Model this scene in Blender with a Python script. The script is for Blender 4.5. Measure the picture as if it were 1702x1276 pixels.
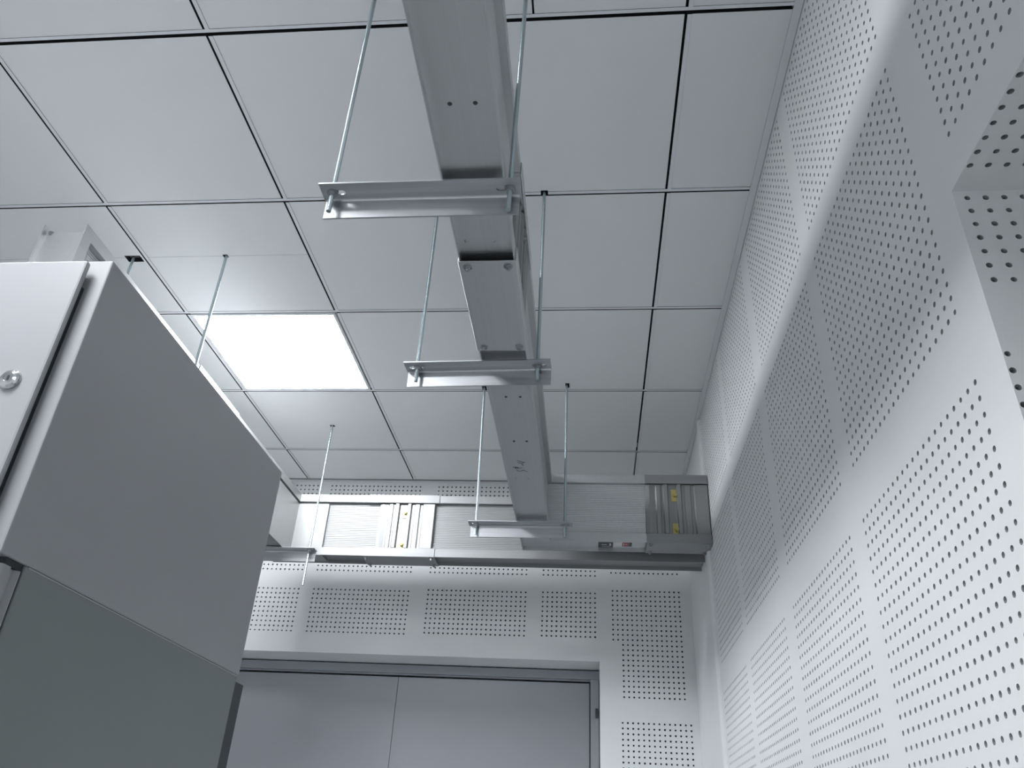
import bpy, bmesh, math, random
from mathutils import Vector, Matrix

# ------------------------------------------------------------------ clear
for o in list(bpy.data.objects):
    bpy.data.objects.remove(o, do_unlink=True)
SC = bpy.context.scene
COL = SC.collection
random.seed(4)

# ------------------------------------------------------------------ camera
# handheld phone camera, tilted up about 31 degrees, in the aisle beside the cabinet
H = 3.2                                         # ceiling height
cam_d = bpy.data.cameras.new('camera')
cam = bpy.data.objects.new('camera', cam_d)
COL.objects.link(cam)
SC.camera = cam
FOCAL_PX = 1320.26
cam_d.sensor_fit = 'HORIZONTAL'
cam_d.sensor_width = 36.0
cam_d.lens = FOCAL_PX / 1702.0 * 36.0
cam_d.clip_start = 0.02
cam_d.clip_end = 50
R = ((0.99526241, 0.08420991, 0.04859445),
     (-0.001316, 0.51143585, -0.85932045),
     (-0.09721625, 0.8551854, 0.5091237))
right, up, back = Vector(R[0]), -Vector(R[1]), -Vector(R[2])
m = Matrix.Identity(4)
for i in range(3):
    m[i][0], m[i][1], m[i][2] = right[i], up[i], back[i]
m[0][3], m[1][3], m[2][3] = 1.56833, -1.20614, H - 1.75308
cam.matrix_world = m

# ------------------------------------------------------------------ world, exposure
w = bpy.data.worlds.new('world')
SC.world = w
w.use_nodes = True
w.node_tree.nodes['Background'].inputs[0].default_value = (0.75, 0.85, 1.0, 1)
w.node_tree.nodes['Background'].inputs[1].default_value = 0.0
SC.view_settings.view_transform = 'Standard'
SC.view_settings.look = 'None'
SC.view_settings.gamma = 1.0
SC.view_settings.use_curve_mapping = False
SC.view_settings.exposure = 0.12
PANEL_EMISSION = 42.0
PANEL_COLOUR = (0.935, 0.968, 1.0)

# ------------------------------------------------------------------ materials
def new_mat(name):
    mt = bpy.data.materials.new(name)
    mt.use_nodes = True
    nt = mt.node_tree
    b = nt.nodes['Principled BSDF']
    return mt, nt, b

def painted(name, col, rough=0.5, var=0.03, bump=0.0, scale=40.0, spec=0.5):
    mt, nt, b = new_mat(name)
    tc = nt.nodes.new('ShaderNodeTexCoord')
    nz = nt.nodes.new('ShaderNodeTexNoise')
    nz.inputs['Scale'].default_value = 2.3
    nz.inputs['Detail'].default_value = 4
    nt.links.new(tc.outputs['Object'], nz.inputs['Vector'])
    rp = nt.nodes.new('ShaderNodeValToRGB')
    rp.color_ramp.elements[0].position = 0.3
    rp.color_ramp.elements[1].position = 0.7
    rp.color_ramp.elements[0].color = tuple(c * (1 - var) for c in col) + (1,)
    rp.color_ramp.elements[1].color = tuple(min(1, c * (1 + var)) for c in col) + (1,)
    nt.links.new(nz.outputs['Fac'], rp.inputs['Fac'])
    nt.links.new(rp.outputs['Color'], b.inputs['Base Color'])
    b.inputs['Roughness'].default_value = rough
    b.inputs['Specular IOR Level'].default_value = spec
    if bump:
        n2 = nt.nodes.new('ShaderNodeTexNoise')
        n2.inputs['Scale'].default_value = scale
        n2.inputs['Detail'].default_value = 3
        nt.links.new(tc.outputs['Object'], n2.inputs['Vector'])
        bp = nt.nodes.new('ShaderNodeBump')
        bp.inputs['Strength'].default_value = bump
        bp.inputs['Distance'].default_value = 0.002
        nt.links.new(n2.outputs['Fac'], bp.inputs['Height'])
        nt.links.new(bp.outputs['Normal'], b.inputs['Normal'])
    return mt

def metal(name, col, rough=0.35, stretch=(1, 1, 1), var=0.08, rvar=0.12, bump=0.15, metallic=1.0):
    """drawn metal: noise stretched along the drawing direction drives roughness, tone and a faint bump"""
    mt, nt, b = new_mat(name)
    tc = nt.nodes.new('ShaderNodeTexCoord')
    mp = nt.nodes.new('ShaderNodeMapping')
    mp.inputs['Scale'].default_value = stretch
    nt.links.new(tc.outputs['Object'], mp.inputs['Vector'])
    nz = nt.nodes.new('ShaderNodeTexNoise')
    nz.inputs['Scale'].default_value = 1.0
    nz.inputs['Detail'].default_value = 5
    nt.links.new(mp.outputs['Vector'], nz.inputs['Vector'])
    rp = nt.nodes.new('ShaderNodeValToRGB')
    rp.color_ramp.elements[0].position = 0.25
    rp.color_ramp.elements[1].position = 0.75
    rp.color_ramp.elements[0].color = tuple(c * (1 - var) for c in col) + (1,)
    rp.color_ramp.elements[1].color = tuple(min(1, c * (1 + var)) for c in col) + (1,)
    nt.links.new(nz.outputs['Fac'], rp.inputs['Fac'])
    nt.links.new(rp.outputs['Color'], b.inputs['Base Color'])
    mr = nt.nodes.new('ShaderNodeMapRange')
    mr.inputs['To Min'].default_value = rough - rvar
    mr.inputs['To Max'].default_value = rough + rvar
    nt.links.new(nz.outputs['Fac'], mr.inputs['Value'])
    nt.links.new(mr.outputs['Result'], b.inputs['Roughness'])
    b.inputs['Metallic'].default_value = metallic
    if bump:
        bp = nt.nodes.new('ShaderNodeBump')
        bp.inputs['Strength'].default_value = bump
        bp.inputs['Distance'].default_value = 0.001
        nt.links.new(nz.outputs['Fac'], bp.inputs['Height'])
        nt.links.new(bp.outputs['Normal'], b.inputs['Normal'])
    return mt

def thread_mat(name, col, rough):
    """zinc-plated threaded rod: thread as a wave bump along the rod"""
    mt, nt, b = new_mat(name)
    tc = nt.nodes.new('ShaderNodeTexCoord')
    wv = nt.nodes.new('ShaderNodeTexWave')
    wv.bands_direction = 'Z'
    wv.inputs['Scale'].default_value = 200
    wv.inputs['Distortion'].default_value = 0
    nt.links.new(tc.outputs['Object'], wv.inputs['Vector'])
    bp = nt.nodes.new('ShaderNodeBump')
    bp.inputs['Strength'].default_value = 0.35
    bp.inputs['Distance'].default_value = 0.001
    nt.links.new(wv.outputs['Fac'], bp.inputs['Height'])
    nt.links.new(bp.outputs['Normal'], b.inputs['Normal'])
    b.inputs['Base Color'].default_value = col + (1,)
    b.inputs['Metallic'].default_value = 0.9
    b.inputs['Roughness'].default_value = rough
    return mt

def emitter(name, col, strength):
    mt, nt, b = new_mat(name)
    b.inputs['Base Color'].default_value = (0.9, 0.9, 0.9, 1)
    b.inputs['Emission Color'].default_value = col + (1,)
    b.inputs['Emission Strength'].default_value = strength
    return mt

M = {
    'tile': painted('ceiling_panel_paint', (0.80, 0.81, 0.82), 0.55, 0.015, 0.05, 300),
    'bar': painted('ceiling_grid_paint', (0.78, 0.79, 0.81), 0.45, 0.01),
    'void': painted('dark_void', (0.015, 0.016, 0.018), 0.9, 0.1),
    'gypsum': painted('gypsum_paint', (0.80, 0.81, 0.82), 0.75, 0.02, 0.08, 180),
    'hole': painted('hole_edge', (0.38, 0.39, 0.40), 0.9, 0.05),
    'felt': painted('acoustic_felt', (0.035, 0.036, 0.04), 1.0, 0.2),
    'floor': painted('floor_epoxy', (0.42, 0.44, 0.44), 0.4, 0.06),
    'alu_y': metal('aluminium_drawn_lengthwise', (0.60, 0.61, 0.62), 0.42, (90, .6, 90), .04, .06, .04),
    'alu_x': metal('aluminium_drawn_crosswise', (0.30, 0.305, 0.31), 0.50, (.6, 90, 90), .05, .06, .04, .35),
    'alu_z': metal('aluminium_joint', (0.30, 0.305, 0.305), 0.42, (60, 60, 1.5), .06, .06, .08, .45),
    'galv': metal('galvanised_angle', (0.54, 0.55, 0.57), 0.33, (3, 90, 90), 0.14, 0.12, 0.3),
    'zinc': thread_mat('zinc_rod', (0.50, 0.58, 0.62), 0.27),
    'steel': metal('zinc_fastener', (0.42, 0.43, 0.44), 0.3, (30, 30, 30)),
    'brass': metal('yellow_zinc', (0.52, 0.46, 0.20), 0.42, (30, 30, 30), .08, .1, .1, .6),
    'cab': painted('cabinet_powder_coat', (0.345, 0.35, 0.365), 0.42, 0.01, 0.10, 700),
    'cab_shaded': painted('cabinet_coat_shaded', (0.205, 0.23, 0.23), 0.40, 0.01, 0.10, 700),  # cabinet coat darkened and greened for the dim light on the lower side
    'rubber': painted('black_seal', (0.02, 0.024, 0.027), 0.6, 0.05),
    'post': painted('rear_post_paint', (0.035, 0.043, 0.047), 0.5, 0.05),
    'chrome': metal('chrome', (0.62, 0.62, 0.64), 0.14, (5, 5, 5), 0.02, 0.03, 0),
    'door': painted('door_paint', (0.32, 0.33, 0.36), 0.38, 0.02, 0.05, 90),
    'frame': painted('door_frame_paint', (0.33, 0.34, 0.37), 0.4, 0.02),
    'ink': painted('marker_ink', (0.012, 0.014, 0.02), 0.6, 0.05),
    'label_black': painted('label_black', (0.010, 0.014, 0.013), 0.35, 0.05),
    'label_red': painted('label_red', (0.30, 0.035, 0.045), 0.4, 0.05),
    'label_white': painted('label_white', (0.70, 0.69, 0.70), 0.5, 0.03),
    'panel_frame': painted('lamp_frame_paint', (0.80, 0.81, 0.83), 0.4, 0.01),
    'lamp': emitter('lamp_diffuser', PANEL_COLOUR, PANEL_EMISSION),
}

# ------------------------------------------------------------------ mesh helpers
class MB:
    """collects faces (with a material slot each) and links them as ONE mesh object"""
    def __init__(self):
        self.v, self.f, self.s = [], [], []
    def add(self, verts, faces, slot=0):
        n = len(self.v)
        self.v += [tuple(p) for p in verts]
        self.f += [tuple(i + n for i in f) for f in faces]
        self.s += [slot] * len(faces)
    def box(self, x0, x1, y0, y1, z0, z1, slot=0):
        v = [(x, y, z) for x in (x0, x1) for y in (y0, y1) for z in (z0, z1)]
        self.add(v, [(0, 1, 3, 2), (4, 6, 7, 5), (0, 4, 5, 1), (2, 3, 7, 6), (0, 2, 6, 4), (1, 5, 7, 3)], slot)
    def prism(self, poly, fn, a, b, slot=0, caps=True):
        """polygon (2-D) extruded from a to b; fn(p, t) -> 3-D point"""
        n = len(poly)
        v = [fn(p, a) for p in poly] + [fn(p, b) for p in poly]
        f = [(i, (i + 1) % n, n + (i + 1) % n, n + i) for i in range(n)]
        if caps:
            f += [tuple(range(n))[::-1], tuple(range(n, 2 * n))]
        self.add(v, f, slot)
    def cyl(self, c, r, axis, a, b, n=16, slot=0, r2=None, phase=0.0):
        r2 = r if r2 is None else r2
        ia = 'xyz'.index(axis)
        o = [k for k in range(3) if k != ia]
        v = []
        for rr, t in ((r, a), (r2, b)):
            for k in range(n):
                an = 2 * math.pi * k / n + phase
                p = [0, 0, 0]
                p[o[0]] = c[0] + rr * math.cos(an)
                p[o[1]] = c[1] + rr * math.sin(an)
                p[ia] = t
                v.append(p)
        f = [(i, (i + 1) % n, n + (i + 1) % n, n + i) for i in range(n)]
        f += [tuple(range(n))[::-1], tuple(range(n, 2 * n))]
        self.add(v, f, slot)
    def build(self, name, mats, parent=None, smooth=False, bevel=0.0, origin=None, keep=False):
        me = bpy.data.meshes.new(name)
        vs = self.v
        base = Vector(origin) if origin else (parent.location.copy() if parent and parent.type == 'EMPTY' else Vector((0, 0, 0)))
        me.from_pydata([tuple(Vector(p) - base) for p in vs], [], self.f)
        for mt in (mats if isinstance(mats, (list, tuple)) else [mats]):
            me.materials.append(mt)
        me.polygons.foreach_set('material_index', self.s)
        if not keep:
            bm = bmesh.new()
            bm.from_mesh(me)
            bmesh.ops.recalc_face_normals(bm, faces=bm.faces)
            bm.to_mesh(me)
            bm.free()
        if smooth:
            me.polygons.foreach_set('use_smooth', [True] * len(me.polygons))
        o = bpy.data.objects.new(name, me)
        COL.objects.link(o)
        if parent:
            o.parent = parent
            if parent.type != 'EMPTY':
                o.location = (0, 0, 0)
        else:
            o.location = base
        if smooth:
            me.set_sharp_from_angle(angle=math.radians(35))
        if bevel:
            md = o.modifiers.new('bevel', 'BEVEL')
            md.width = bevel
            md.segments = 2
            md.limit_method = 'ANGLE'
            md.angle_limit = math.radians(40)
        return o

def thing(name, label, cat, loc, group=None):
    o = bpy.data.objects.new(name, None)
    COL.objects.link(o)
    o.location = loc
    o.empty_display_size = 0.1
    o['label'] = label
    o['category'] = cat
    if group:
        o['group'] = group
    return o

def tag(o, label, cat, group=None):
    o['label'] = label
    o['category'] = cat
    if group:
        o['group'] = group
    return o

def struct(o, label=None, cat=None):
    o['kind'] = 'structure'
    if label:
        o['label'] = label
        o['category'] = cat
    return o

def sub(parent, name, mb, mats, **k):
    """part of a part: same world coordinates, parented to a mesh part of an Empty thing"""
    root = parent
    while root.parent:
        root = root.parent
    k.setdefault('origin', None)
    o = mb.build(name, mats, None, **{**k, 'origin': tuple(root.location)})
    o.parent = parent
    o.location = (0, 0, 0)
    return o

# ------------------------------------------------------------------ room shell
XR, YB = 2.07, 2.80                  # right wall, back wall
XL, YF = -1.5, -5.0                  # unseen left and front walls

def perforated(name, fn, rect, blocks, openings=(), r=0.0041, nside=12):
    """board wall with real drilled holes: fn(u, v, d) -> 3-D point, d = depth behind the face.
    blocks: (first u, count, pitch u, first v, count, pitch v)"""
    mb = MB()
    u0, u1, v0, v1 = rect
    ext = []
    for (bu, nu, pu, bv, nv, pv) in blocks:
        ext.append((bu - pu / 2, bu + (nu - .5) * pu, bv - pv / 2, bv + (nv - .5) * pv))
    us = sorted({round(x, 5) for x in [u0, u1] + [e for b in ext for e in b[:2]] + [e for b in openings for e in b[:2]]})
    vs = sorted({round(x, 5) for x in [v0, v1] + [e for b in ext for e in b[2:]] + [e for b in openings for e in b[2:]]})
    us = [x for x in us if u0 <= x <= u1]
    vs = [x for x in vs if v0 <= x <= v1]
    inside = lambda u, v, b: b[0] < u < b[1] and b[2] < v < b[3]
    for ua, ub in zip(us, us[1:]):
        for va, vb in zip(vs, vs[1:]):
            cu, cv = (ua + ub) / 2, (va + vb) / 2
            if any(inside(cu, cv, b) for b in ext) or any(inside(cu, cv, b) for b in openings):
                continue
            mb.add([fn(ua, va, 0), fn(ub, va, 0), fn(ub, vb, 0), fn(ua, vb, 0)], [(0, 1, 2, 3)], 0)
    angs = sorted({round(2 * math.pi * k / nside, 6) for k in range(nside)} |
                  {round(math.pi / 4 + k * math.pi / 2, 6) for k in range(4)})
    n = len(angs)
    for (bu, nu, pu, bv, nv, pv) in blocks:
        off = []
        for a in angs:
            c, s = math.cos(a), math.sin(a)
            k = 1 / max(abs(c), abs(s))
            off.append((c * r, s * r, c * k * pu / 2, s * k * pv / 2))
        ring = [(i, (i + 1) % n, n + (i + 1) % n, n + i) for i in range(n)]
        for i in range(nu):
            for j in range(nv):
                u, v = bu + i * pu, bv + j * pv
                if not (u0 < u < u1 and v0 < v < v1) or any(inside(u, v, b) for b in openings):
                    continue
                jr = 1.0 + random.uniform(-.06, .06)
                V = [fn(min(u1, max(u0, u + o[2])), min(v1, max(v0, v + o[3])), 0) for o in off] + [fn(u + o[0] * jr, v + o[1] * jr, 0) for o in off]
                mb.add(V, ring, 0)
                V = [fn(u + o[0] * jr, v + o[1] * jr, 0) for o in off] + [fn(u + o[0] * jr, v + o[1] * jr, 0.009) for o in off]
                mb.add(V, ring, 1)
    # felt behind the boards
    us2 = sorted({u0, u1} | {x for b in openings for x in b[:2]})
    vs2 = sorted({v0, v1} | {x for b in openings for x in b[2:]})
    for ua, ub in zip(us2, us2[1:]):
        for va, vb in zip(vs2, vs2[1:]):
            if ub <= u0 or ua >= u1 or vb <= v0 or va >= v1:
                continue
            if any(inside((ua + ub) / 2, (va + vb) / 2, b) for b in openings):
                continue
            mb.add([fn(ua, va, .0125), fn(ub, va, .0125), fn(ub, vb, .0125), fn(ua, vb, .0125)], [(0, 1, 2, 3)], 2)
    return mb.build(name, [M['gypsum'], M['hole'], M['felt']], keep=True)

# floor
mb = MB(); mb.box(XL - .2, XR + 1.6, YF - .2, YB + .4, -0.1, 0)
struct(mb.build('floor', M['floor']))
# unseen walls behind the camera and behind the cabinet
mb = MB(); mb.box(XL - .1, XL, YF, YB, 0, 3.5)
struct(mb.build('wall_left', M['gypsum']))
mb = MB(); mb.box(XL, XR, YF - .1, YF, 0, 3.5)
struct(mb.build('wall_front', M['gypsum']))

# right wall: perforated boards, door-height niche near the camera
PY, PZ = 0.0236, 0.0241
NICHE = (-1.62, -0.346, 0.0, 2.27)
rb = []
for ys in (-0.268, 0.320, 0.929, 1.517):
    for (zs, nz) in ((2.007 - 21 * PZ, 22), (2.1195, 22), (2.716, 20), (2.007 - .09 - 43 * PZ, 22)):
        rb.append((ys, 22, PY, zs, nz, PZ))
for (zs, nz) in ((2.345, 12), (2.716, 20)):
    rb.append((-0.381 - 21 * PY, 22, PY, zs, nz, PZ))
right_fn = lambda u, v, d: (XR + d, u, v)
struct(perforated('wall_right', right_fn, (YF, YB + .2, 0.0, 3.45), rb, [NICHE]))
# niche lining: far jamb, soffit, near jamb, back
ND = 1.40
jamb_fn = lambda u, v, d: (u, NICHE[1] + d, v)
struct(perforated('wall_niche_jamb', jamb_fn, (XR, XR + ND, 0, NICHE[3]),
                  [(2.088, 19, .0243, 2.257 - 6 * .0237, 7, .0237), (2.0755, 22, .0243, 2.001 - 21 * .0237, 22, .0237)]))
soff_fn = lambda u, v, d: (u, v, NICHE[3] + d)
struct(perforated('wall_niche_soffit', soff_fn, (XR, XR + ND, NICHE[0], NICHE[1]),
                  [(2.076, 20, .0235, -0.394 - 20 * .024, 21, .024)]))
mb = MB()
mb.box(XR, XR + ND + .05, NICHE[0] - .05, NICHE[0], 0, NICHE[3])
mb.box(XR + ND, XR + ND + .05, NICHE[0], NICHE[1] + .02, 0, NICHE[3] + .02)
struct(mb.build('wall_niche', M['gypsum']))

# back wall with the door opening
DOOR = (-0.42, 1.615, 0.0, 2.27)
QX, QZ = 0.0239, 0.0240
bb = []
for (xs, nx) in ((0.053 - 21 * QX, 22), (0.135, 22), (0.741, 22), (1.331, 12), (1.676, 15)):
    last = xs > 1.6
    bb.append((xs, nx, QX if not last else .0237, 2.691 if not last else 2.709, 21 if not last else 20, QZ))
bb += [(0.053 - 21 * QX, 22, QX, 2.588 - 10 * QZ, 11, QZ), (0.135, 22, QX, 2.589 - 10 * QZ, 11, QZ),
       (0.741, 22, QX, 2.598 - 11 * QZ, 12, QZ), (1.331, 12, QX, 2.601 - 11 * QZ, 12, QZ),
       (1.682, 15, .0235, 2.616 - 21 * QZ, 22, QZ), (1.695, 15, .0241, 1.999 - 21 * .0239, 22, .0239)]
back_fn = lambda u, v, d: (u, YB + d, v)
struct(perforated('wall_back', back_fn, (XL, XR, 0.0, 3.45), bb, [DOOR], r=.0045))
YD = 3.0                                             # face of the door frame, deep in the opening
mb = MB()
mb.box(DOOR[1], DOOR[1] + .1, YB + .0005, YD + .1, 0, DOOR[3] + .1)       # right reveal
mb.box(DOOR[0] - .1, DOOR[0], YB + .0005, YD + .1, 0, DOOR[3] + .1)       # left reveal
mb.box(DOOR[0], DOOR[1], YB + .0005, YD + .1, DOOR[3], DOOR[3] + .1)      # head
struct(mb.build('trim_1', M['gypsum']))

# ceiling: lay-in panels, grid bars and dark shadow gaps, cut where rods pass through
HOLES = [(1.060, -.086, .010, .010), (1.425, -.078, .014, .010), (1.102, .605, .014, .014), (1.431, .590, .011, .010),
         (1.109, 1.774, .010, .018), (1.473, 1.752, .009, .019), (.300, .860, .009, .008), (-.040, .866, .029, .017),
         (.321, 2.135, .012, .008)]
def cut(rects, h):
    x0, x1, y0, y1 = h[0] - h[2], h[0] + h[2], h[1] - h[3], h[1] + h[3]
    out = []
    for (a, b, c, d) in rects:
        if x1 <= a or x0 >= b or y1 <= c or y0 >= d:
            out.append((a, b, c, d))
            continue
        if a < x0: out.append((a, x0, c, d))
        if x1 < b: out.append((x1, b, c, d))
        m0, m1 = max(a, x0), min(b, x1)
        if c < y0: out.append((m0, m1, c, y0))
        if y1 < d: out.append((m0, m1, y1, d))
    return out
gx = [round(.6 * k, 3) for k in range(-2, 4)]
gy = [round(.6 * k, 3) for k in range(-8, 5)]
slot = lambda y: .0052 if abs(y) < .01 else .0034
tiles, bars = [], []
xs_ = [XL] + gx + [XR - .018]
ys_ = [YF] + gy + [YB - .018]
LAMPS = [(0.0, 1.2), (0.0, -1.2), (0.0, -3.6)]
for i, (xa, xb) in enumerate(zip(xs_, xs_[1:])):
    for j, (ya, yb) in enumerate(zip(ys_, ys_[1:])):
        if any(abs(xa - lx) < .01 and abs(ya - ly) < .01 for lx, ly in LAMPS):
            continue
        x0 = xa + (.0148 if i else 0)
        x1 = xb - .0034
        y0 = ya + (slot(ya) if j else 0)
        y1 = yb - .0148
        T = [(x0, x1, y0, y1)]
        if abs(ya - .6) < .01 and xa < .5:            # narrow panels meeting at the rod row
            T = [(x0, x1, y0, .8590), (x0, x1, .8598, y1)]
        if abs(ya + .6) < .01 and abs(xa - 1.2) < .01:
            T = [(1.204 - .6 + .02, 1.4315, y0, y1), (1.4365, x1, y0, y1)]
        if abs(ya + .6) < .01 and abs(xa - .6) < .01:
            T = []
            tiles.append((.6148, 1.2, y0, y1))
            continue
        if abs(ya + .6) < .01 and abs(xa - 1.2) < .01:
            T = [(1.2, 1.4315, y0, y1), (1.4365, x1, y0, y1)]
        tiles += T
for j, y in enumerate(gy):                            # bars along x
    bars.append((XL, XR - .018, y - .0145, y - slot(y)))
for x in gx:                                          # bars along y, between the cross bars
    for ya, yb in zip(ys_, ys_[1:]):
        if abs(x - 1.2) < .01 and abs(ya + .6) < .01:
            continue
        bars.append((x + .0034, x + .0145, ya + slot(ya), yb - .0145))
for h in HOLES:
    tiles = cut(tiles, h)
    bars = cut(bars, h)
mb = MB()
def slab(r, z, slot_):
    x0, x1, y0, y1 = r
    v = [(x0, y0, z), (x1, y0, z), (x1, y1, z), (x0, y1, z)] + [(x0, y0, z + .02), (x1, y0, z + .02), (x1, y1, z + .02), (x0, y1, z + .02)]
    mb.add(v, [(3, 2, 1, 0)], slot_)
    mb.add(v, [(0, 1, 5, 4), (1, 2, 6, 5), (2, 3, 7, 6), (3, 0, 4, 7)], 2)
for t in tiles: slab(t, H, 0)
for b in bars: slab(b, H - .0012, 1)
mb.box(XL - .1, XR + .1, YF - .1, YB + .3, 3.45, 3.55, 2)              # dark slab above the grid
struct(mb.build('ceiling', [M['tile'], M['bar'], M['void']]))
# wall angles around the ceiling
mb = MB()
mb.box(XR - .0215, XR - .0015, YF, YB - .002, H - .0035, H - .0015)
mb.box(XR - .003, XR - .0015, YF, YB - .002, H - .0015, H + .02)
struct(mb.build('trim_2', M['bar']))
mb = MB()
mb.box(XL, XR - .022, YB - .0215, YB - .0015, H - .0035, H - .0015)
struct(mb.build('trim_3', M['bar']))
# rounded vertical bead on the right wall near the far corner
mb = MB()
poly = [(math.cos(a) * .014, 2.075 + math.sin(a) * .024) for a in [math.pi / 2 + math.pi * k / 12 for k in range(13)]]
mb.prism(poly, lambda p, t: (XR + p[0], p[1], t), 0.0, H - .004)
struct(mb.build('trim_4', M['gypsum'], smooth=True))

# door: frame and two leaves in the opening
door = bpy.data.objects.new('door_1', None); COL.objects.link(door); door.location = (0.6, YD, 0)
door['kind'] = 'structure'
door['label'] = 'grey steel double door recessed in the perforated back wall'
door['category'] = 'door'
mb = MB()
mb.box(DOOR[0], DOOR[1], YD, YD + .05, 2.222, DOOR[3] - .006)
mb.box(DOOR[0], DOOR[1], YD + .012, YD + .05, 2.2145, 2.222)
mb.box(1.570, DOOR[1] - .003, YD, YD + .05, 0, 2.222)
mb.box(DOOR[0], -.375, YD, YD + .05, 0, 2.222)
mb.build('door_frame', M['frame'], door, bevel=.002)
for (xa, xb) in ((-.370, .5876), (.5884, 1.566)):
    mb = MB(); mb.box(xa, xb, YD + .014, YD + .06, .008, 2.2065)
    mb.build('door_leaf', M['door'], door, bevel=.003)
mb = MB(); mb.box(1.594, 1.608, YD - .012, YD + .001, 2.043, 2.086)
mb.build('door_hinge', M['post'], door, bevel=.002)
mb = MB(); mb.box(DOOR[0], DOOR[1], YD + .062, YD + .07, 0, 2.26)
mb.build('door_backing', M['rubber'], door)

# ------------------------------------------------------------------ ceiling lamps
def lamp(name, x, y, label):
    t = thing(name, label, 'ceiling light', (x + .3, y + .3, H))
    x0, x1, y0, y1 = x + .0150, x + .5964, y + .0040, y + .5848
    mb = MB()
    fw = .012
    z0, z1 = H - .002, H + .03
    mb.box(x0, x1, y0, y0 + fw, z0, z1)
    mb.box(x0, x1, y1 - fw, y1, z0, z1)
    mb.box(x0, x0 + fw, y0 + fw, y1 - fw, z0, z1)
    mb.box(x1 - fw, x1, y0 + fw, y1 - fw, z0, z1)
    mb.build('frame', M['panel_frame'], t, bevel=.0015)
    mb = MB()
    mb.box(x0 + fw, x1 - fw, y0 + fw, y1 - fw, H - .001, H + .012)
    o = mb.build('diffuser', M['lamp'], t)
    o['label'] = 'glowing white diffuser'
    return t
lamp('ceiling_light', 0.0, 1.2, 'glowing square panel light set flush in the white tiled ceiling')
lamp('ceiling_light', 0.0, -1.2, 'square panel light set flush in the ceiling in front of the cabinet, behind the viewer')
lamp('ceiling_light', 0.0, -3.6, 'added fill light, a square panel flush in the ceiling at the unseen end of the room')  # unseen lamp added to fill the bounced light

# ------------------------------------------------------------------ busbar trunking
REC = .016                                           # depth of the channel in each flange
ZB = 2.580                                           # underside of every run; they lie on the angles
def profile(ribbed=True, ht=.30):
    """closed I-shaped section (u, v): recessed channels top and bottom, ribbed web"""
    hw, lip, rec = .0625, .0030, REC
    fl = .036                                         # flange height
    web = .044
    right_side = [(hw, 0), (hw, fl)]
    a, b = fl, ht - fl
    if ribbed:
        right_side += [(web, fl)]
        n = 28
        p = (b - a) / n
        for k in range(n):
            z = a + k * p
            right_side += [(web, z + .0006), (web + .0013, z + p * .35), (web + .0013, z + p * .65), (web, z + p - .0006)]
        right_side += [(web, b)]
    else:
        right_side = [(hw - .003, 0), (hw - .003, .248), (web, .250), (web, b)]
    right_side += [(hw, b), (hw, ht)]
    top = [(hw - lip, ht), (hw - lip, ht - rec), (-hw + lip, ht - rec), (-hw + lip, ht)]
    left_side = [(-u, v) for (u, v) in reversed(right_side)]
    bot = [(-hw + lip, 0), (-hw + lip, rec), (hw - lip, rec), (hw - lip, 0)]
    if not ribbed:
        bot = [(-hw + lip + .003, 0), (-hw + lip + .003, .004), (hw - lip - .003, .004), (hw - lip - .003, 0)]
    return right_side + top + left_side + bot

def sweep(mb, poly, path, horizontal=True, x_fixed=0.0, slot_=0):
    """profile along a polyline with mitred corners.
    horizontal: path in (x, y), u to the right of travel, v up from ZB.
    vertical: path in (y, z), u along x, v - .15 to the left of travel."""
    P = [Vector(p) for p in path]
    rings = []
    for i, p in enumerate(P):
        ds = []
        if i > 0: ds.append((P[i] - P[i - 1]).normalized())
        if i < len(P) - 1: ds.append((P[i + 1] - P[i]).normalized())
        if horizontal:
            ns = [Vector((d.y, -d.x)) for d in ds]
        else:
            ns = [Vector((-d.y, d.x)) for d in ds]
        n = ns[0] if len(ns) == 1 else (ns[0] + ns[1]) / (1 + ns[0].dot(ns[1]))
        if horizontal:
            rings.append([(p.x + n.x * u, p.y + n.y * u, ZB + v) for (u, v) in poly])
        else:
            rings.append([(x_fixed + u, p.x + n.x * (v - .15), p.y + n.y * (v - .15)) for (u, v) in poly])
    n = len(poly)
    V = [q for r_ in rings for q in r_]
    F = []
    for i in range(len(rings) - 1):
        for k in range(n):
            F.append((i * n + k, i * n + (k + 1) % n, (i + 1) * n + (k + 1) % n, (i + 1) * n + k))
    F += [tuple(range(n))[::-1], tuple(range((len(rings) - 1) * n, len(rings) * n))]
    mb.add(V, F, slot_)

def hexbolt(mb, c, axis, a, d, r=.008, head=.006, washer=.0125):
    """washer, hex head and stud; d = +1/-1 direction away from the surface at a"""
    mb.cyl(c, washer, axis, a, a + d * .002, 18)
    mb.cyl(c, r, axis, a + d * .002, a + d * (.002 + head), 6)
    mb.cyl(c, r * .5, axis, a + d * (.002 + head), a + d * (.005 + head), 12)

def rivet(parent, c, z, mat, r=.0045):
    mb = MB()
    mb.cyl(c, r, 'z', z, z - .0025, 14, r2=r * .55)
    return sub(parent, 'rivet', mb, mat, smooth=True)

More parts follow.
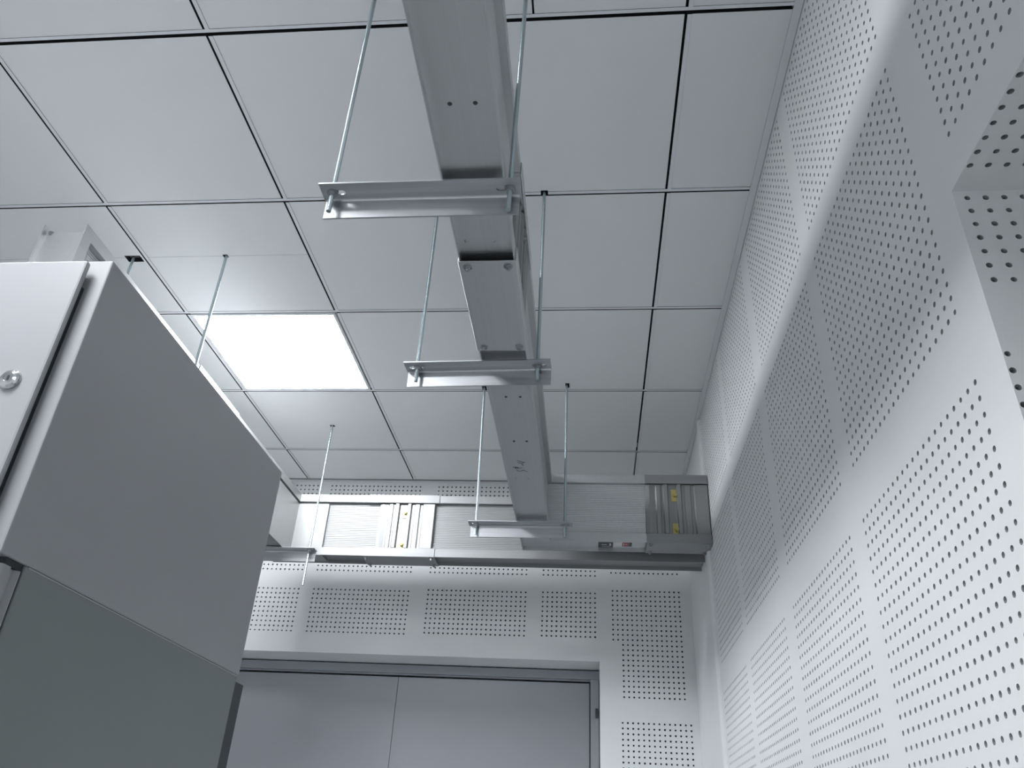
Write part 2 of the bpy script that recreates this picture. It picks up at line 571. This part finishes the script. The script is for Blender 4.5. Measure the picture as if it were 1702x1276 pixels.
def joint(root, along, c0, c1, cross, face_dir, bolt_at, wmat='brass', mat_z='alu_z', ht=.30):
    """bolted joint of a run: channel covers below and above, ridged block on the web with two square-washered bolts.
    along 'x'/'y'; c0..c1 extent; cross = centre line; face_dir = side (+1/-1) that carries the block"""
    hw = .0658
    def pt(a, c, z):
        return (a, c, z) if along == 'x' else (c, a, z)
    def fn(p, t):                                     # p = (cross, z)
        return pt(t, cross + p[0], p[1])
    for (zz, nm) in ((ZB, 'lower_cover'), (ZB + ht, 'upper_cover')):
        s = 1 if zz == ZB else -1
        mb = MB()
        poly = [(-hw, zz - s * .0025), (hw, zz - s * .0025), (hw, zz + s * .038), (hw - .003, zz + s * .038),
                (hw - .003, zz + s * .0005), (-hw + .003, zz + s * .0005), (-hw + .003, zz + s * .038), (-hw, zz + s * .038)]
        e = .0 if zz == ZB else .0
        mb.prism(poly, fn, c0 + e, c1 - e)
        cv = mb.build(nm, M['alu_%s' % along], root, bevel=.0012)
        if zz == ZB:
            for a in (c0 + .018, c1 - .018):
                for cc in (-.046, .046):
                    b = MB()
                    q = pt(a, cross + cc, 0)
                    hexbolt(b, (q[0], q[1]), 'z', zz - .0025, -1, .0070, .0065, .0105)
                    sub(cv, 'bolt', b, M['steel'])
    # ridged block: height profile along the run, standing on both sides of the web
    L0, L1 = bolt_at - .125, bolt_at + .140
    prof = [(L0, .001), (L0 + .002, .008), (L0 + .018, .0125), (L0 + .036, .009), (L0 + .044, .008), (L0 + .048, .013), (L0 + .064, .013), (L0 + .067, .009),
            (L0 + .074, .009), (L0 + .079, .019), (L0 + .094, .019), (L0 + .098, .007), (L0 + .132, .007),
            (L0 + .136, .019), (L0 + .150, .019), (L0 + .155, .009), (L0 + .166, .009), (L0 + .170, .013), (L0 + .190, .013), (L0 + .194, .008),
            (L0 + .205, .008), (L0 + .209, .0145), (L1 - .003, .0165), (L1, .010), (L1, .001)]
    blocks = []
    for s in (face_dir, -face_dir):
        mb = MB()
        poly = [(a, .0445 + h) for a, h in prof] + [(L1, .040), (L0, .040)]
        def fn2(p, t):
            return pt(p[0], cross + s * p[1], t)
        mb.prism(poly, fn2, ZB + .040, ZB + ht - .0405)
        nm = 'joint_block'
        bk = mb.build(nm, M[mat_z], root, bevel=.0008)
        blocks.append(bk)
        for zc in (ZB + .060, ZB + .212):
            wm = MB()
            a0 = cross + s * (.0445 + .007)
            x = [bolt_at - .0185 + .004, bolt_at + .0125 + .004]
            ya = sorted((a0, a0 + s * .003))
            if along == 'x':
                wm.box(x[0], x[1], ya[0], ya[1], zc - .027, zc + .027)
            else:
                wm.box(ya[0], ya[1], x[0], x[1], zc - .027, zc + .027)
            wo = sub(bk, 'square_washer', wm, M[wmat], bevel=.0008)
            if wmat == 'brass':
                wo['label'] = 'yellow zinc square washer'
            b = MB()
            cc = (bolt_at + .001, zc)
            ax = 'y' if along == 'x' else 'x'
            hexbolt(b, cc, ax, a0 + s * .003, s, .0100, .0095, .0118)
            bo = sub(bk, 'bolt', b, M[wmat])
    return blocks

XC = 1.3415                                          # centre line of the overhead run
YE = 2.035                                           # centre line of its far leg along the back
trunk = thing('busbar_trunking', 'grey aluminium busbar trunking running overhead down the room, turning right at the far end',
              'busbar trunking', (XC, 0.6, ZB))
mb = MB(); sweep(mb, profile(), [(XC, -2.2), (XC, .155)])
near = mb.build('duct_section', M['alu_y'], trunk)
near['label'] = 'duct length nearest the viewer'
mb = MB(); sweep(mb, profile(), [(XC, .1565), (XC, YE), (2.0675, YE)])
far = mb.build('duct_section', M['alu_y'], trunk)
far['label'] = 'duct length past the joint, with the turn to the right'
joint(trunk, 'y', .160, .522, XC, 1, .335, wmat='steel')
joint(trunk, 'x', 1.803, 2.0672, YE, -1, 1.9275)
for (x, y) in ((1.320, -.256), (1.366, -.256), (1.300, .112), (1.361, .114)):
    rivet(near, (x, y), ZB + REC, M['steel'] if y > 0 else M['post'])
for (x, y) in ((1.325, .797), (1.367, .797), (1.325, 1.085), (1.366, 1.085), (1.308, 1.378), (1.352, 1.378)):
    rivet(far, (x, y), ZB + REC, M['post'] if y < 1.2 else M['steel'])
# handwriting in black marker on the underside
STROKES = [[(1.323, 1.230), (1.334, 1.236), (1.346, 1.245), (1.350, 1.245)], [(1.324, 1.246), (1.332, 1.251), (1.341, 1.250), (1.347, 1.244)],
           [(1.336, 1.256), (1.342, 1.269)], [(1.304, 1.285), (1.315, 1.284), (1.325, 1.290), (1.336, 1.290)],
           [(1.312, 1.282), (1.314, 1.296), (1.320, 1.283), (1.322, 1.296)], [(1.316, 1.305), (1.323, 1.319)],
           [(1.327, 1.319), (1.340, 1.309), (1.352, 1.320)]]
mb = MB()
for st in STROKES:
    for (a, b) in zip(st, st[1:]):
        a, b = Vector(a), Vector(b)
        d = (b - a).normalized()
        n = Vector((-d.y, d.x)) * .0013
        a, b = a - d * .0008, b + d * .0008
        z = ZB + REC - .0004
        mb.add([(*(a - n), z), (*(a + n), z), (*(b + n), z), (*(b - n), z)], [(0, 1, 2, 3)])
hw_ = sub(far, 'handwritten_mark', mb, M['ink'])
hw_['label'] = 'black marker scribble'
# rating labels on the underside of the far leg
zl = ZB + REC - .0002
mb = MB()
mb.box(1.604, 1.666, 2.024, 2.091, zl - .0006, zl, 0)
mb.box(1.618, 1.640, 2.052, 2.057, zl - .001, zl - .0006, 1)
mb.box(1.651, 1.657, 2.038, 2.066, zl - .001, zl - .0006, 1)
mb.box(1.619, 1.653, 2.075, 2.077, zl - .001, zl - .0006, 1)
lb = sub(far, 'rating_plate', mb, [M['label_black'], M['label_white']])
lb['label'] = 'black rating plate with small pale print'
mb = MB()
mb.box(1.670, 1.704, 2.026, 2.072, zl - .0006, zl, 0)
mb.box(1.7045, 1.730, 2.026, 2.072, zl - .0006, zl, 1)
mb.box(1.7305, 1.745, 2.026, 2.072, zl - .0006, zl, 2)
mb.box(1.709, 1.712, 2.034, 2.062, zl - .001, zl - .0006, 0)
mb.box(1.716, 1.725, 2.046, 2.050, zl - .001, zl - .0006, 0)
lb = sub(far, 'warning_sticker', mb, [M['label_white'], M['label_red'], M['label_black']])
lb['label'] = 'white, red and black warning sticker'

# second run: rises from the cabinet, along the left, then along the back wall to the right wall
XL2, YL2 = .140, 2.2775
HT = .294                                            # this run is a touch lower than the other
rear = thing('busbar_trunking', 'pale aluminium busbar trunking rising from the grey cabinet and turning along the back wall',
             'busbar trunking', (XL2, 1.2, ZB))
mb = MB()
sweep(mb, profile(ht=HT), [(.475, 2.302), (.475, 2.73), (.80, 2.73)], horizontal=False, x_fixed=XL2)
ris = mb.build('riser_elbow', M['alu_y'], rear)
for x in (.116, .164):
    b = MB(); b.cyl((x, 2.830), .005, 'y', .350, .3475, 14, r2=.003)
    sub(ris, 'rivet', b, M['post'], smooth=True)
b = MB(); hexbolt(b, (.091, 2.856), 'y', .350, -1, .0065, .0045, .009)
sub(ris, 'bolt', b, M['steel'])
mb = MB(); sweep(mb, profile(ht=HT), [(XL2, .8003), (XL2, 1.80)])
mb.build('duct_section', M['alu_y'], rear)
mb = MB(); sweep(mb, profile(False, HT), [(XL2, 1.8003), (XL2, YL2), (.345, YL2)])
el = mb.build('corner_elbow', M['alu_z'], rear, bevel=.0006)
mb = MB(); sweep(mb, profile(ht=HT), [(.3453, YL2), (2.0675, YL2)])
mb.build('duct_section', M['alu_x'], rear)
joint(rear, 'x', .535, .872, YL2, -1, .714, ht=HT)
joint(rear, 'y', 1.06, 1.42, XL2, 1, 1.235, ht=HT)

# ------------------------------------------------------------------ angle brackets with slotted holes
def slotted_plate(mb, x0, x1, y0, y1, z0, z1, slots, hl=.019, hr=.0068):
    """horizontal plate with rounded slots (x, y) cut through"""
    xs = [x0]
    for (sx, sy) in slots:
        xs += [sx - .03, sx + .03]
    xs.append(x1)
    for k in range(0, len(xs), 2):
        if xs[k + 1] - xs[k] > 1e-5:
            mb.box(xs[k], xs[k + 1], y0, y1, z0, z1)
    for (sx, sy) in slots:
        angs = sorted({round(2 * math.pi * k / 28, 5) for k in range(28)} |
                      {round(math.atan2(b - sy, a) % (2 * math.pi), 5) for a in (-.03, .03) for b in (y0, y1)})
        inn, out = [], []
        for a in angs:
            c, s = math.cos(a), math.sin(a)
            tx = .03 / abs(c) if abs(c) > 1e-9 else 9
            ty = ((y1 - sy) / s if s > 1e-9 else ((y0 - sy) / s if s < -1e-9 else 9))
            t = min(tx, ty)
            out.append((sx + c * t, sy + s * t))
            # stadium
            flat = hl - hr
            if abs(s) > 1e-9 and abs(c * hr / abs(s)) <= flat:
                q = (c * hr / abs(s), math.copysign(hr, s))
            else:
                cx = math.copysign(flat, c)
                bq = c * cx
                q_ = bq + math.sqrt(max(0, bq * bq - cx * cx + hr * hr))
                q = (c * q_, s * q_)
            inn.append((sx + q[0], sy + q[1]))
        n = len(angs)
        ring = [(i, (i + 1) % n, n + (i + 1) % n, n + i) for i in range(n)]
        for z in (z0, z1):
            mb.add([(*p, z) for p in out] + [(*p, z) for p in inn], ring)
        mb.add([(*p, z0) for p in inn] + [(*p, z1) for p in inn], ring)
        mb.add([(*p, z0) for p in out] + [(*p, z1) for p in out], ring)

def bracket(label, x0, x1, yn, slots, tilt=0.0):
    """steel angle: flat leg under the duct, other leg hanging at its far side"""
    mb = MB()
    yf = yn + .050
    slotted_plate(mb, x0, x1, yn, yf, ZB - .004, ZB - .0002, slots)
    mb.box(x0 + .001, x1 - .001, yf - .0038, yf, ZB - .052, ZB - .004)
    yi, zi = yf - .0038, ZB - .004
    arc = [(yi - .005 + .005 * math.sin(a), zi - .005 + .005 * math.cos(a)) for a in [math.pi / 2 * k / 5 for k in range(6)]]
    mb.prism(arc + [(yi + .001, zi - .005), (yi + .001, zi + .001), (yi - .005, zi + .001)], lambda p, t: (t, p[0], p[1]), x0 + .001, x1 - .001)
    c = ((x0 + x1) / 2, yn + .025)
    o = mb.build('angle_bracket', M['galv'], origin=(c[0], c[1], ZB - .0001))
    o.rotation_euler.z = tilt
    tag(o, label, 'bracket', 'steel angles carrying the trunking')
    return o
bracket('bare steel angle across the overhead trunking, the largest and nearest of the three', 1.034, 1.431, -.089, [(1.061, -.064), (1.404, -.064)])
bracket('bare steel angle across the overhead trunking just past its joint cover', 1.071, 1.466, .571, [(1.098, .598), (1.434, .598)], -.03)
bracket('bare steel angle under the far end of the overhead trunking, before the turn', 1.092, 1.481, 1.752, [(1.117, 1.778), (1.470, 1.778)], 0.0)
bracket('steel angle under the left trunking above the cabinet top, hidden behind the cabinet edge', -.062, .342, .838, [(-.036, .862), (.303, .862)])
bracket('steel angle poking out below the far left corner of the back trunking', -.060, .345, 2.112, [(.318, 2.138)])

# ------------------------------------------------------------------ threaded rods
def rod(label, top, bot_xy, zend, nut=True, r=.0050):
    top = Vector((top[0], top[1], 3.45))
    p = Vector((bot_xy[0], bot_xy[1], ZB))
    d = (p - top)
    e = top + d * ((zend - 3.45) / d.z)
    t = thing('threaded_rod', label, 'threaded rod', tuple(p), 'threaded rods hanging the trunking')
    mb = MB()
    n = 14
    v = [(q.x + r * math.cos(2 * math.pi * k / n), q.y + r * math.sin(2 * math.pi * k / n), q.z) for q in (top, e) for k in range(n)]
    mb.add(v, [(i, (i + 1) % n, n + (i + 1) % n, n + i) for i in range(n)] + [tuple(range(n))[::-1], tuple(range(n, 2 * n))])
    mb.build('rod_shaft', M['zinc'], t, smooth=True)
    if nut:
        nuts = [(ZB - .0042, ZB - .0125), (ZB, ZB + .0085)]
        if abs(p.x - XC) < .08:
            nuts = nuts[:1]                               # no room for an upper nut beside the duct
        for (za, zb) in nuts:
            mb = MB()
            s = 1 if zb > za else -1
            mb.cyl((p.x, p.y), .0115, 'z', za, za + s * .0016, 18)
            mb.cyl((p.x, p.y), .0092, 'z', za + s * .0016, zb, 6, phase=.3)
            mb.build('nut', M['steel'], t)
    return t
ROD = [
    ('bright zinc rod at the left end of the nearest steel angle', (1.060, -.086), (1.053, -.064), 2.527),
    ('blue zinc rod right of the duct at the nearest steel angle', (1.425, -.078), (1.4125, -.064), 2.520),
    ('grey zinc rod at the left end of the middle steel angle', (1.102, .603), (1.102, .600), 2.530),
    ('zinc rod right of the duct at the middle steel angle, pale above and dark below', (1.431, .590), (1.430, .596), 2.535),
    ('bright zinc rod at the left end of the farthest overhead steel angle', (1.106, 1.774), (1.117, 1.778), 2.530),
    ('zinc rod right of the duct at the farthest steel angle, half lit', (1.470, 1.752), (1.470, 1.778), 2.525),
    ('thin zinc rod crossing the glowing ceiling panel above the cabinet edge', (.300, .860), (.309, .862), 2.50),
    ('short stub of zinc rod in the ragged ceiling cutout above the cabinet corner', (-.046, .866), (-.036, .862), 2.50),
    ('thin zinc rod in front of the back trunking at its far left corner', (.321, 2.135), (.318, 2.138), 2.415),
]
for a in ROD:
    rod(*a)

# ------------------------------------------------------------------ switchgear cabinet
CX1, CX0 = .746, -.054
CYF, CYB = -.194, .690
ZS, ZT = 1.777, 2.300
cab = thing('switchgear_cabinet', 'tall grey switchgear cabinet with a chrome door lock at the left', 'cabinet', (.346, .248, 0))
mb = MB(); mb.box(CX0, CX1, CYF, CYB, ZS, ZT)
up_ = mb.build('upper_body', M['cab'], cab, bevel=.003)
mb = MB(); mb.box(CX0 + .03, .717, -.216, CYF - .010, ZS + .012, 2.2835)
dr = mb.build('upper_door', M['cab'], cab, bevel=.004)
dr['label'] = 'pale grey door standing proud of the frame'
mb = MB(); mb.box(CX0 + .045, .7125, CYF - .0102, CYF + .001, ZS + .03, 2.238)
sub(dr, 'door_seal', mb, M['rubber'])
mb = MB()
rings = [(.0172, -.2160), (.0172, -.2185), (.0160, -.2210), (.0130, -.2232), (.0092, -.2243), (.0072, -.2246), (.0068, -.2236), (.0, -.2236)]
for (ra, ya), (rb_, yb_) in zip(rings, rings[1:]):
    n = 36
    v = [(.6705 + q * math.cos(2 * math.pi * k / n), y, 2.045 + q * math.sin(2 * math.pi * k / n)) for q, y in ((ra, ya), (max(rb_, 1e-5), yb_)) for k in range(n)]
    mb.add(v, [(k, (k + 1) % n, n + (k + 1) % n, n + k) for k in range(n)])
lk = sub(dr, 'lock', mb, M['chrome'], smooth=True)
lk['label'] = 'round chrome cam lock'
mb = MB(); mb.box(.6690, .6720, -.2242, -.2234, 2.041, 2.049)
mb2 = mb
sub(dr, 'keyhole', mb2, M['rubber'])
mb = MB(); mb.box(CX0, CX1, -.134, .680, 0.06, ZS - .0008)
mb.build('lower_body', M['cab_shaded'], cab, bevel=.002)
# lower door with a rounded free edge
mb = MB()
rr = .007
poly = [(CX0 + .004, -.138), (CX0 + .004, -.180)]
poly += [(CX1 - .002 - rr + rr * math.sin(a), -.180 + rr - rr * math.cos(a)) for a in [math.pi / 2 * k / 8 for k in range(9)]]
poly += [(CX1 - .002, -.160), (CX1 - .009, -.154), (CX1 - .009, -.146), (CX1 - .002, -.140), (CX1 - .002, -.138)]
mb.prism(poly, lambda p, t: (p[0], p[1], t), .08, ZS - .011)
mb.build('lower_door', M['cab'], cab, smooth=True)
mb = MB(); mb.box(CX0 + .02, CX1 - .004, -.172, -.1345, ZS - .0105, ZS - .0005)
mb.build('gap_shade', M['rubber'], cab)  # black strip, paints in the shade of the gap below the upper body
mb = MB(); mb.box(CX1 - .004, CX1 + .0009, -.128, .680, ZS - .0036, ZS - .0012)
mb.build('edge_strip', M['cab'], cab)
mb = MB(); mb.box(CX0, CX1 - .002, .6805, .733, .06, 1.764)
rp_ = mb.build('rear_post', M['post'], cab, bevel=.002)
rp_['label'] = 'dark rear edge'
mb = MB(); mb.box(CX0 + .02, CX1 - .02, -.12, .68, 0, .06)
mb.build('plinth', M['post'], cab)
